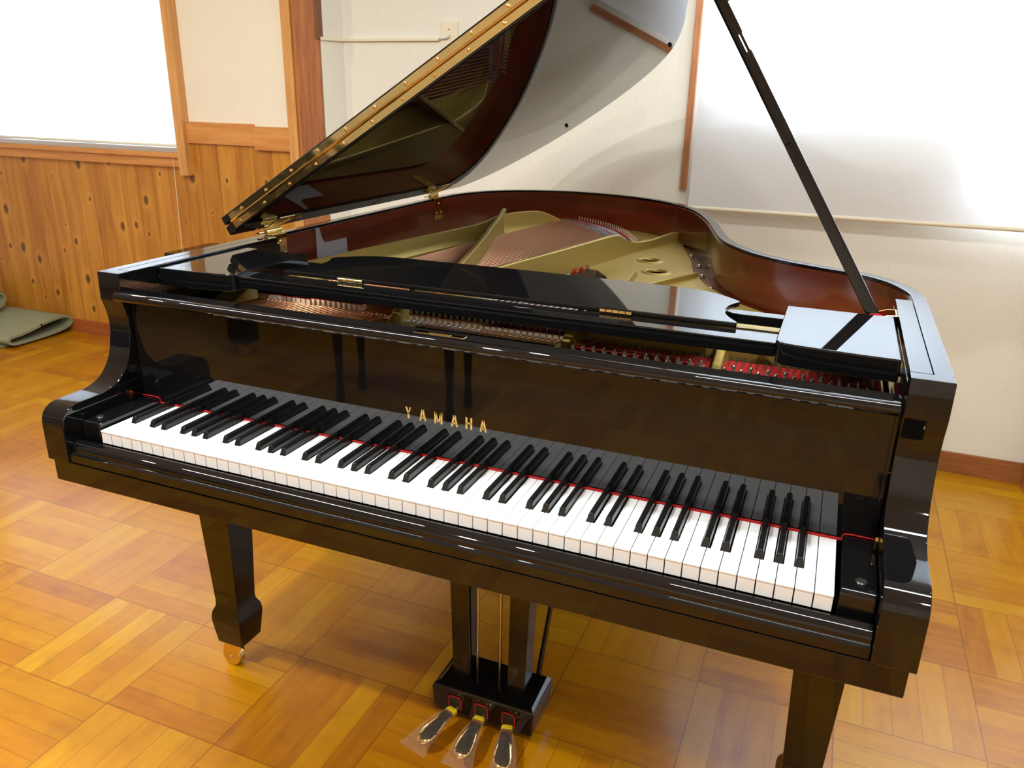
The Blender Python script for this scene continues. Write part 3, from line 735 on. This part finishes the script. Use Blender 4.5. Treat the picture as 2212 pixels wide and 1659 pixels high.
# ---- prop stick
B_ = Vector((.6325, .503, .952)); T_ = Vector(LP(1.10, .657, -.002))
dv = (T_-B_).normalized(); sd = dv.cross(Vector((0, 1, 0))).normalized(); fw = sd.cross(dv).normalized()
def bar(a, b, w, d, off=Vector((0, 0, 0))):
    vs = []
    for p in (a, b):
        for i, j in ((-1, -1), (1, -1), (1, 1), (-1, 1)): vs.append(p+sd*i*w/2+fw*j*d/2+off)
    return MB().add(vs, [(3, 2, 1, 0), (4, 5, 6, 7), (0, 1, 5, 4), (1, 2, 6, 5), (2, 3, 7, 6), (3, 0, 4, 7)])
prop = obj('lid_prop', bar(B_, T_-dv*.006, .0200, .013), LACQ, P, bevel=.004, seg=3)
obj('short_prop', bar(B_+dv*.335, T_-dv*.03, .0115, .008, -fw*.0055+sd*.002), LACQ, prop, bevel=.004, seg=3)
kx = B_+dv*.615-sd*.0110
obj('prop_knob', MB().tube([kx+sd*.002, kx-sd*.004], .0045, 10), RUBBER, prop)
# bracket: brass U with red felt washer
br = MB()
yb, zb_ = .503, .957
for yy in (yb-.024, yb+.021):
    br.prism([(.6625, .925), (.6625, .969), (.648, .968), (.620, .957), (.612, .945), (.617, .930), (.632, .924)], yy, yy+.0028, 'y')
br.box(.6595, .6625, yb-.024, yb+.0238, .925, .969)
pb = obj('prop_bracket', br, BRASS, P, bevel=.0007, seg=1)
obj('bracket_felt', MB().lathe([(.020, yb-.0205), (.020, yb-.0165)], (.6300, 0, .948), 24, 'y'), FELT_RED, pb)
obj('bracket_pin', MB().tube([(.6325, yb-.03, .948), (.6325, yb+.03, .948)], .003, 10), BRASS, pb)
obj('safety_catch', MB().tube([(.640, yb-.028, .962), (.628, yb-.030, .950), (.622, yb-.029, .936)], .0022, 8), BRASS, pb)
# ---- grey plastic strip stuck inside the bass side
pg = [(.774, .861), (.774, .9675), (.790, .9655), (.800, .938), (.806, .9285), (.815, .925), (.9115, .9235), (.9130, .868)]
obj('prop_rest', MB().prism(pg, -.6866, -.6844, 'x'), PLASTIC_GREY, P, bevel=.0006, seg=1)['label'] = 'translucent grey plastic piece'

# ---- legs
def leg(cx, cy, name='leg'):
    secs = [(.618, .0430, .0430), (.606, .0430, .0430), (.400, .0400, .0385), (.215, .0325, .0325), (.182, .0312, .0312), (.170, .0320, .0320), (.155, .0385, .0385), (.142, .0405, .0405), (.130, .0405, .0405), (.070, .0340, .0340)]
    vs = []
    for z, a, b in secs: vs += [(cx-a, cy-b, z), (cx+a, cy-b, z), (cx+a, cy+b, z), (cx-a, cy+b, z)]
    n = len(secs)
    fs = [(i*4+k, i*4+(k+1) % 4, (i+1)*4+(k+1) % 4, (i+1)*4+k) for i in range(n-1) for k in range(4)]+[(3, 2, 1, 0), tuple((n-1)*4+k for k in range(4))]
    L_ = obj(name, MB().add(vs, fs), LACQ, P, bevel=.0022, ang=32)
    # caster: fork plate, two cheeks, wheel
    x, y = cx-.012, cy-.012
    fk = MB().box(cx-.020, cx+.026, cy-.028, cy+.022, .0660, .0705)
    for yy in (y-.0145, y+.0115):
        fk.prism([(x-.010, .026), (x+.006, .019), (x+.016, .028), (cx+.026, .060), (cx+.026, .068), (x-.012, .068), (x-.018, .045)], yy, yy+.003, 'y')
    fk.tube([(cx, cy, .068), (cx, cy, .076)], .013, 14)
    c = obj('caster', fk, BRASS, L_, bevel=.0006, seg=1)
    obj('caster_wheel', MB().lathe([(.006, y-.011), (.0235, y-.011), (.0250, y-.009), (.0250, y+.008), (.0235, y+.010), (.006, y+.010)], (x, 0, .0250), 30, 'y'), BRASS_PALE, L_)
    obj('caster_axle', MB().lathe([(.005, y-.0165), (.005, y+.016)], (x, 0, .0250), 14, 'y'), STEEL, L_)
    return L_
leg(-.626, .2905); leg(.630, .2905); leg(-.25, 1.62)

# ---- pedal lyre
ly = empty('pedal_lyre', (0, 0, 0)); ly.parent = P
def lyre_box():
    x0, x1, y0, y1, zb, z1, z2 = -.1175, .1175, .305, .425, .036, .0900, .1040
    ins = .030
    vs = [(x0+.004, y0+.002, zb), (x1-.004, y0+.002, zb), (x1-.004, y1-.002, zb), (x0+.004, y1-.002, zb), (x0, y0, z1), (x1, y0, z1), (x1, y1, z1), (x0, y1, z1)]
    rows = [vs[:4], vs[4:]]
    for k in range(1, 5):      # rounded shoulder
        a = PI/2*k/4; f = 1-math.cos(a); 
        rows.append([(x0+ins*f, y0+ins*f, z1+(z2-z1)*math.sin(a)), (x1-ins*f, y0+ins*f, z1+(z2-z1)*math.sin(a)), (x1-ins*f, y1-ins*.5*f, z1+(z2-z1)*math.sin(a)), (x0+ins*f, y1-ins*.5*f, z1+(z2-z1)*math.sin(a))])
    n = len(rows); V = [v for r in rows for v in r]
    F = [(i*4+k, i*4+(k+1) % 4, (i+1)*4+(k+1) % 4, (i+1)*4+k) for i in range(n-1) for k in range(4)]+[(3, 2, 1, 0), tuple((n-1)*4+k for k in range(4))]
    return MB().add(V, F)
obj('pedal_box', lyre_box(), LACQ, ly, bevel=.0016, ang=30)
obj('pedal_box_foot', MB().box(-.108, .108, .313, .418, .026, .036), DULL, ly, bevel=.001)
for s in (-1, 1):
    vs = []
    for z, xa, xb in ((.102, .044, .083), (.30, .046, .088), (.618, .048, .098)):
        a, b = sorted((s*xa, s*xb)); vs += [(a, .338, z), (b, .338, z), (b, .385, z), (a, .385, z)]
    fs = [(i*4+k, i*4+(k+1) % 4, (i+1)*4+(k+1) % 4, (i+1)*4+k) for i in range(2) for k in range(4)]+[(3, 2, 1, 0), (8, 9, 10, 11)]
    obj('lyre_post', MB().add(vs, fs), LACQ, ly, bevel=.0018)
    obj('lyre_brace', MB().tube([(s*.085, .418, .095), (s*.10, .62, .645)], .006, 10), LACQ, ly)
obj('lyre_top_block', MB().box(-.115, .115, .325, .40, .600, .619), LACQ, ly, bevel=.002)
for x in (-.036, .017):
    obj('pedal_rod', MB().tube([(x, .362, .098), (x, .362, .632)], .0032, 10), STEEL, ly)
def swing(mb, px_, a, py=.300):
    c_, s_ = math.cos(a), math.sin(a)
    mb.v = [(px_+(v[0]-px_)*c_-(v[1]-py)*s_, py+(v[0]-px_)*s_+(v[1]-py)*c_, v[2]) for v in mb.v]; return mb
for x, tilt in ((-.062, -.27), (.0, 0), (.062, .27)):
    # shank comes out of the box, widens to a drop shaped foot
    rows = []; X = x
    for y, w, h, z in ((.320, .0100, .0050, .050), (.300, .0100, .0050, .0505), (.285, .0110, .0052, .0515), (.270, .0125, .0055, .052), (.255, .0150, .0060, .0515), (.238, .0178, .0062, .0500), (.222, .0190, .0060, .0475), (.209, .0182, .0052, .0445), (.200, .0150, .0042, .0415), (.194, .0095, .0030, .039), (.1915, .0030, .0018, .0375)):
        rows.append([(X+w*math.cos(2*PI*k/16), y, z+h*math.sin(2*PI*k/16)) for k in range(16)])
    n = len(rows); V = [v for r in rows for v in r]
    F = [(i*16+k, i*16+(k+1) % 16, (i+1)*16+(k+1) % 16, (i+1)*16+k) for i in range(n-1) for k in range(16)]+[tuple(range(15, -1, -1)), tuple((n-1)*16+k for k in range(16))]
    pd = obj('pedal', swing(MB().add(V, F), x, tilt), BRASS, ly, ang=60)
    # felt framed slot in the box
    f = MB(); a, b, t = x-.0155, x+.0155, .0022
    f.box(a, b, .3028, .3050, .0800-t, .0800); f.box(a, a+t, .3028, .3050, .0480, .0800); f.box(b-t, b, .3028, .3050, .0480, .0800)
    obj('slot_felt', f, FELT_RED, ly)
    obj('slot', MB().box(a+t, b-t, .3040, .3052, .0480, .0800-t), DULL, ly)
    # yellow tape
    tp = MB(); rr = []
    for y, w, h, z in ((.2960, .0118, .0068, .0506), (.2830, .0126, .0070, .0516)):
        rr.append([(X+w*math.copysign(abs(math.cos(2*PI*k/20))**.5, math.cos(2*PI*k/20)), y, z+h*math.copysign(abs(math.sin(2*PI*k/20))**.5, math.sin(2*PI*k/20))) for k in range(20)])
    tp.add(rr[0]+rr[1], [(k, (k+1) % 20, 20+(k+1) % 20, 20+k) for k in range(20)])
    obj('yellow_tape', swing(tp, x, tilt), YELLOW, ly)
    # crinkled clear bag over the foot
    rng = random.Random(int(x*1000)+5); fm = MB(); rows = []
    for j, (y, w, h, z) in enumerate(((.284, .0135, .0075, .0518), (.262, .0185, .0085, .0520), (.238, .0235, .0090, .0495), (.214, .0260, .0080, .0450), (.196, .0290, .0055, .0395), (.182, .0330, .0020, .0340), (.174, .0350, .0008, .0300))):
        rows.append([(X+w*math.cos(2*PI*k/20)+rng.uniform(-.0012, .0012)+(.006 if x > 0 else (-.006 if x < 0 else .003))*j/6, y+rng.uniform(-.002, .002), z+h*math.sin(2*PI*k/20)+rng.uniform(-.0008, .0008)) for k in range(20)])
    V = [v for r in rows for v in r]
    fm.add(V, [(i*20+k, i*20+(k+1) % 20, (i+1)*20+(k+1) % 20, (i+1)*20+k) for i in range(len(rows)-1) for k in range(20)])
    obj('plastic_cover', swing(fm, x, tilt), FILM, pd, ang=20)

# ================================================================== THE ROOM
XL, XR, YF, ZC = -4.6, 3.0, -3.6, 2.50
struct(obj('floor', MB().box(XL-.1, XR+.1, YF-.1, 2.4, -.05, 0), PARQ))
struct(obj('ceiling', MB().box(XL-.1, XR+.1, YF-.1, 2.4, ZC, ZC+.05), CEIL))
struct(obj('wall_left', MB().box(XL-.1, XL, YF, 2.3, 0, ZC), CREAMWALL))
struct(obj('wall_right', MB().box(XR, XR+.1, YF, 2.3, 0, ZC), VINYL))
struct(obj('wall_front', MB().box(XL, XR, YF-.1, YF, 0, ZC), CREAMWALL))
# main back wall with the right hand window opening
WX0, WX1, WZ0, WZ1, WXM, WZL = .10, 2.50, .98, 2.12, .98, 1.30
w = MB(); yb0, yb1 = 2.20, 2.30
w.box(-1.52, WX0, yb0, yb1, 0, ZC); w.box(WX1, XR, yb0, yb1, 0, ZC); w.box(WXM, WX1, yb0, yb1, 0, WZ0); w.box(WX0, WXM, yb0, yb1, 0, WZL); w.box(WX0, WX1, yb0, yb1, WZ1, ZC)
struct(obj('wall_back', w, VINYL))
struct(obj('trim_1', MB().prism([(-1.61, 2.10), (-1.5640, 2.10), (-1.514, 2.201), (-1.514, 2.30), (-1.61, 2.30)], 0, ZC), VINYL))      # short return beside the beam
# pine wall on the left
PX0, PX1 = -2.455, -1.79
w = MB(); py0, py1 = 2.15, 2.25
w.box(XL, -4.35, py0, py1, 0, ZC); w.box(PX0, -1.62, py0, py1, 0, ZC); w.box(-4.35, PX0, py0, py1, 0, 1.00); w.box(-4.35, PX0, py0, py1, 2.10, ZC)
wl = struct(obj('wall_back_left', w, CREAMWALL))
pn = MB(); pn.box(XL, -2.39, 2.140, 2.150, .075, .985); pn.box(-2.39, -1.70, 2.140, 2.150, .075, 1.06); pn.box(XL, -2.44, 2.140, 2.150, .975, .99)
obj('pine_boards', pn, BOARDS, wl)
struct(obj('baseboard_left', MB().box(XL, -1.72, 2.128, 2.140, 0, .075), wood('red_pine_base', srgb(150, 78, 38), srgb(186, 104, 54), 'X', 5, 12, .35, .3)))
struct(obj('baseboard_right', MB().box(-1.51, XR, 2.186, 2.20, 0, .080), CEDARX, bevel=.002))
rail = MB().box(-2.395, -1.967, 2.128, 2.150, 1.055, 1.152)
struct(obj('trim_2', rail, PINEX, bevel=.002))
struct(obj('trim_3', MB().box(-1.967, -1.75, 2.120, 2.150, 1.040, 1.143), PINEX, bevel=.002))
struct(obj('trim_4', MB().box(-1.975, -1.75, 2.135, 2.150, 1.143, ZC), CREAMWALL, bevel=.001))
struct(obj('trim_5', MB().box(-1.762, -1.713, 2.105, 2.155, 0, ZC), PINEZ, bevel=.002))
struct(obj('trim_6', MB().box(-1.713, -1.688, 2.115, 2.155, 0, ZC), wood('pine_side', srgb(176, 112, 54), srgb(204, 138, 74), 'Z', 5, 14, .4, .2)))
struct(obj('trim_7', MB().box(-1.678, -1.563, 2.085, 2.20, 0, ZC), CEDAR, bevel=.003))
struct(obj('trim_8', MB().box(-1.572, -1.557, 2.075, 2.12, 1.505, ZC), wood('dark_cedar', srgb(104, 62, 34), srgb(140, 86, 50), 'Z', 8, 20, .5, .1)))
# cedar strip beside the right blind, post at the right edge
struct(obj('trim_9', MB().box(-.026, -.002, 2.178, 2.20, .975, 2.2), CEDAR, bevel=.001))
struct(obj('trim_10', MB().box(1.305, 1.395, 2.13, 2.20, 0, .92), CEDAR, bevel=.002))
# window frames and panes
def window(name, x0, x1, z0, z1, y, nx, fr):
    mb = MB(); t = .035
    mb.box(x0, x1, y, y+.05, z0, z0+t); mb.box(x0, x1, y, y+.05, z1-t, z1); mb.box(x0, x0+t, y, y+.05, z0, z1); mb.box(x1-t, x1, y, y+.05, z0, z1)
    for k in range(1, nx): xx = x0+(x1-x0)*k/nx; mb.box(xx-t*.6, xx+t*.6, y, y+.05, z0, z1)
    o = struct(obj(name, mb, fr, bevel=.002))
    obj('pane', MB().box(x0+t, x1-t, y+.022, y+.026, z0+t, z1-t), GLASS, o)
    return o
window('window_1', -4.35, PX0, 1.00, 2.10, 2.19, 3, ALUMINIUM)
window('window_2', WX0, WXM, WZL, WZ1, 2.24, 1, ALUMINIUM)
window('window_3', WXM, WX1, WZ0, WZ1, 2.24, 2, ALUMINIUM)
struct(obj('trim_11', MB().box(-4.40, -2.414, 2.105, 2.155, .985, 1.008), PINEX, bevel=.002))
struct(obj('trim_12', MB().box(-2.414, -2.364, 2.105, 2.155, .905, ZC), PINEZ, bevel=.002))
struct(obj('trim_13', MB().box(-4.40, -2.414, 2.120, 2.150, .940, .986), PINEX, bevel=.002))
# roller blinds
def blind(name, x0, x1, z0, z1, y, label, bar, bx=0):
    o = empty(name, ((x0+x1)/2, y, z0)); tag(o, label, 'blind')
    mx = (x0+x1)/2; n = 2
    obj('blind_fabric', MB().box(x0-mx, x1-mx, -.0005, .0005, 0, z1-z0), BLIND, o, smooth=False)
    obj('bottom_bar', MB().tube([(x0-mx, 0, .004), (x1-mx, 0, .004)], .0075, 12), bar, o)
    obj('roller_tube', MB().tube([(x0-mx, 0, z1-z0), (x1-mx, 0, z1-z0)], .022, 16), bar, o)
    return o
blind('roller_blind', .020, 2.62, .912, 2.30, 2.13, 'white roller blind beside the cedar strip behind the propped lid, right window', CREAM)
bl = blind('roller_blind', -4.34, -2.420, 1.034, 2.14, 2.145, 'white roller blind in the pine framed window of the left wall', CREAM)
struct(obj('trim_14', MB().box(-4.36, -2.415, 2.115, 2.165, 1.008, 1.030), ALUMINIUM, bevel=.002))
cd = obj('blind_cord', MB().tube([(-2.4545, 2.118, 1.020), (-2.456, 2.114, .90), (-2.460, 2.112, .70), (-2.464, 2.112, .52), (-2.466, 2.112, .30)], .0016, 6), CORD)
tag(cd, 'thin white pull cord hanging from the left window blind over the pine boards', 'cord')
# cable duct and blank wall plate
dct = obj('cable_duct', MB().box(-1.505, -1.055, 2.186, 2.20, 1.500, 1.512).prism([(-1.556, 2.092), (-1.500, 2.196), (-1.514, 2.201), (-1.564, 2.10)], 1.500, 1.512), CREAM, bevel=.002)
tag(dct, 'narrow white cable duct running along the wall to the socket plate', 'cable duct')
pl = empty('wall_plate', (-1.007, 2.20, 1.49)); tag(pl, 'tall cream blank wall plate with two screws at the end of the cable duct', 'wall plate')
obj('plate_cover', MB().box(-.037, .037, -.010, 0, -.09, .083), CREAM, pl, bevel=.003)
for z in (.055, -.062): obj('screw', MB().lathe([(.0042, -.0105), (.0042, -.0125), (.002, -.013)], (0, 0, z), 12, 'y'), STEEL, pl)
obj('cable_tail', MB().tube([(-.045, -.006, .016), (-.03, -.014, .017), (-.012, -.018, .018), (.002, -.017, .024), (.003, -.011, .030)], .0035, 8), simple('grey_cable', srgb(190, 188, 180), .5), pl)
# folded floor mat by the pine wall
mat_o = empty('folded_mat', (-3.34, 1.95, 0)); tag(mat_o, 'grey green carpet folded over itself on the floor against the pine wall', 'floor mat')
def folded(path, th):
    pts = catmull(path, 5); return offset(pts, th/2)+offset(pts, -th/2)[::-1]
def fold_mesh(path, x0, x1, th, skew=0):
    poly = folded(path, th); n = len(poly)
    return MB().add([(x1, u, z) for u, z in poly]+[(x0, u+skew, z) for u, z in poly], [tuple(range(n)), tuple(range(2*n-1, n-1, -1))]+[(i, n+i, n+(i+1) % n, (i+1) % n) for i in range(n)])
obj('mat_layer', fold_mesh([(-.02, .085), (.06, .096), (.13, .098), (.168, .078), (.160, .048), (.10, .030), (.0, .022), (-.12, .020), (-.185, .022), (-.212, .040), (-.195, .058), (-.14, .062), (-.06, .074), (-.01, .086)], -.95, 0, .013, -.02), PAD, mat_o, ang=60)
obj('mat_layer', fold_mesh([(-.22, .010), (-.1, .008), (.0, .008), (.08, .012)], -.95, -.06, .012), PAD, mat_o, ang=60)
obj('mat_roll', fold_mesh([(-.10, .110), (-.02, .118), (.05, .150), (.06, .195), (.0, .215), (-.08, .20), (-.14, .16), (-.17, .12), (-.16, .085)], -.95, -.36, .014, -.02), PAD, mat_o, ang=60)
# black bench beyond the bass side
bn = empty('piano_bench', (-1.88, 1.95, 0)); tag(bn, 'black lacquered bench top showing behind the bass side of the piano by the pine wall', 'bench')
obj('seat', MB().box(-.365, .36, -.17, .13, .565, .600), LACQ, bn, bevel=.004)
for sx in (-1, 1):
    for sy in (-.15, .11): obj('leg', MB().box(sx*.33-.02, sx*.33+.02, sy-.02, sy+.02, 0, .565), LACQ, bn, bevel=.002)

# ---- furniture behind the camera that the fallboard mirrors
Q = empty('grand_piano', (-2.83, -2.0, 0))
tag(Q, 'second dark grand piano whose caster leg shows in the mirror of the open fallboard', 'grand piano')
obj('case', MB().prism([(-.74, .12), (.74, .12), (.74, -.7), (.45, -1.0), (.2, -1.35), (-.3, -1.4), (-.74, -1.0)][::-1], .64, .97), LACQ, Q, bevel=.01)
for x, y in ((-.63, .21-.12), (.63, .21-.10), (-.1, -1.1)):
    l_ = obj('leg', MB().box(x-.05, x+.05, y-.04, y+.04, .20, .64).box(x-.06, x+.06, y-.05, y+.05, .075, .20), LACQ, Q, bevel=.006)
    obj('caster_wheel', MB().lathe([(.032, y-.012), (.036, y-.008), (.036, y+.008), (.032, y+.012)], (x, 0, .036), 20, 'y'), BRASS_PALE, l_)
bq = empty('piano_bench', (-1.11, -1.62, 0)); tag(bq, 'black padded piano bench mirrored in the fallboard above the keys', 'bench')
obj('seat', MB().box(-.35, .35, -.16, .16, .43, .50), LACQ, bq, bevel=.012)
for sx in (-1, 1):
    for sy in (-.10, .08):
        obj('leg', MB().lathe([(.016, 0), (.020, .02), (.014, .12), (.022, .30), (.026, .43)], (sx*.27, sy, 0), 12), LACQ, bq)

# ================================================================== LIGHT
WARM = (1.0, 1.0, .97)
def downlight(x, y, power, col=WARM, r=.036):
    o = empty('ceiling_light', (x, y, ZC)); tag(o, 'round recessed warm ceiling lamp overhead', 'ceiling light', 'ceiling lamps'); 
    obj('lamp_housing', MB().lathe([(r+.012, -.001), (r+.030, -.001), (r+.028, -.014), (r+.012, -.016)], (0, 0, 0), 32, caps=False), CEIL, o)
    obj('lamp_lens', MB().lathe([(.001, -.004), (r+.012, -.004)], (0, 0, 0), 32, caps=False), simple('lamp_reflector', (.9, .88, .84, 1), .4), o)
    l = bpy.data.lights.new('ceiling_bulb', 'AREA'); l.shape = 'DISK'; l.size = 2*r; l.energy = power; l.color = col
    lo = bpy.data.objects.new('ceiling_bulb', l); COL.objects.link(lo); lo.parent = o; lo.location = (0, 0, -.018)
    return o
LAMPS = [(-.70, -1.1, 42), (-.35, .15, 8), (1.1, -1.4, 26), (-2.3, -.7, 8), (-2.4, .9, 9), (1.2, .6, 2)]
for x, y, e in LAMPS: downlight(x, y, e)
def fluorescent(x, y, e, label):
    f_ = empty('fluorescent_fixture', (x, y, ZC)); tag(f_, label, 'ceiling light')
    obj('fixture_body', MB().box(-.64, .64, -.09, .09, -.045, 0), CEIL, f_, bevel=.004)
    l = bpy.data.lights.new('fluorescent_tube', 'AREA'); l.shape = 'RECTANGLE'; l.size = 1.2; l.size_y = .12; l.energy = e; l.color = (.88, .97, 1.0)
    lo = bpy.data.objects.new('fluorescent_tube', l); COL.objects.link(lo); lo.parent = f_; lo.location = (0, 0, -.05)
fluorescent(.80, .05, 26, 'long white fluorescent fixture over the treble end of the keyboard')
fluorescent(-1.36, -.15, 32, 'long white fluorescent fixture above the pine wall side of the room')
fluorescent(.2, 1.35, 7, 'added fill light above the tail of the open piano, shaped as a fluorescent fixture')  # added for fill light, no lamp is known at this spot
def area(name, loc, rot, sx, sy, e, col):
    l = bpy.data.lights.new(name, 'AREA'); l.shape = 'RECTANGLE'; l.size = sx; l.size_y = sy; l.energy = e; l.color = col
    o = bpy.data.objects.new(name, l); COL.objects.link(o); o.location = loc; o.rotation_euler = rot; return o
DAY = (.66, .81, 1.0)
# daylight entering through the two windows (lights stand outside, behind panes and blinds)
area('daylight_right', (1.36, 2.62, 1.75), (R(-90), 0, 0), 2.6, 1.5, 380, DAY)
area('daylight_left', (-3.4, 2.60, 1.65), (R(-90), 0, 0), 2.2, 1.5, 200, DAY)
wd = bpy.data.worlds.new('world'); bpy.context.scene.world = wd; wd.use_nodes = True
bg = wd.node_tree.nodes['Background']
sk = wd.node_tree.nodes.new('ShaderNodeTexSky'); sk.sky_type = 'NISHITA'; sk.sun_disc = False; sk.sun_elevation = R(40); sk.air_density = 1.5
wd.node_tree.links.new(sk.outputs[0], bg.inputs[0]); bg.inputs[1].default_value = .35

sc = bpy.context.scene
sc.view_settings.view_transform = 'Standard'; sc.view_settings.look = 'None'; sc.view_settings.gamma = 1; sc.view_settings.exposure = 0.1
sc.view_settings.use_curve_mapping = False
sc.cycles.max_bounces = 12; sc.cycles.glossy_bounces = 8; sc.cycles.diffuse_bounces = 5; sc.cycles.transmission_bounces = 8; sc.cycles.transparent_max_bounces = 12
sc.cycles.use_denoising = True
sc.cycles.sample_clamp_indirect = 6
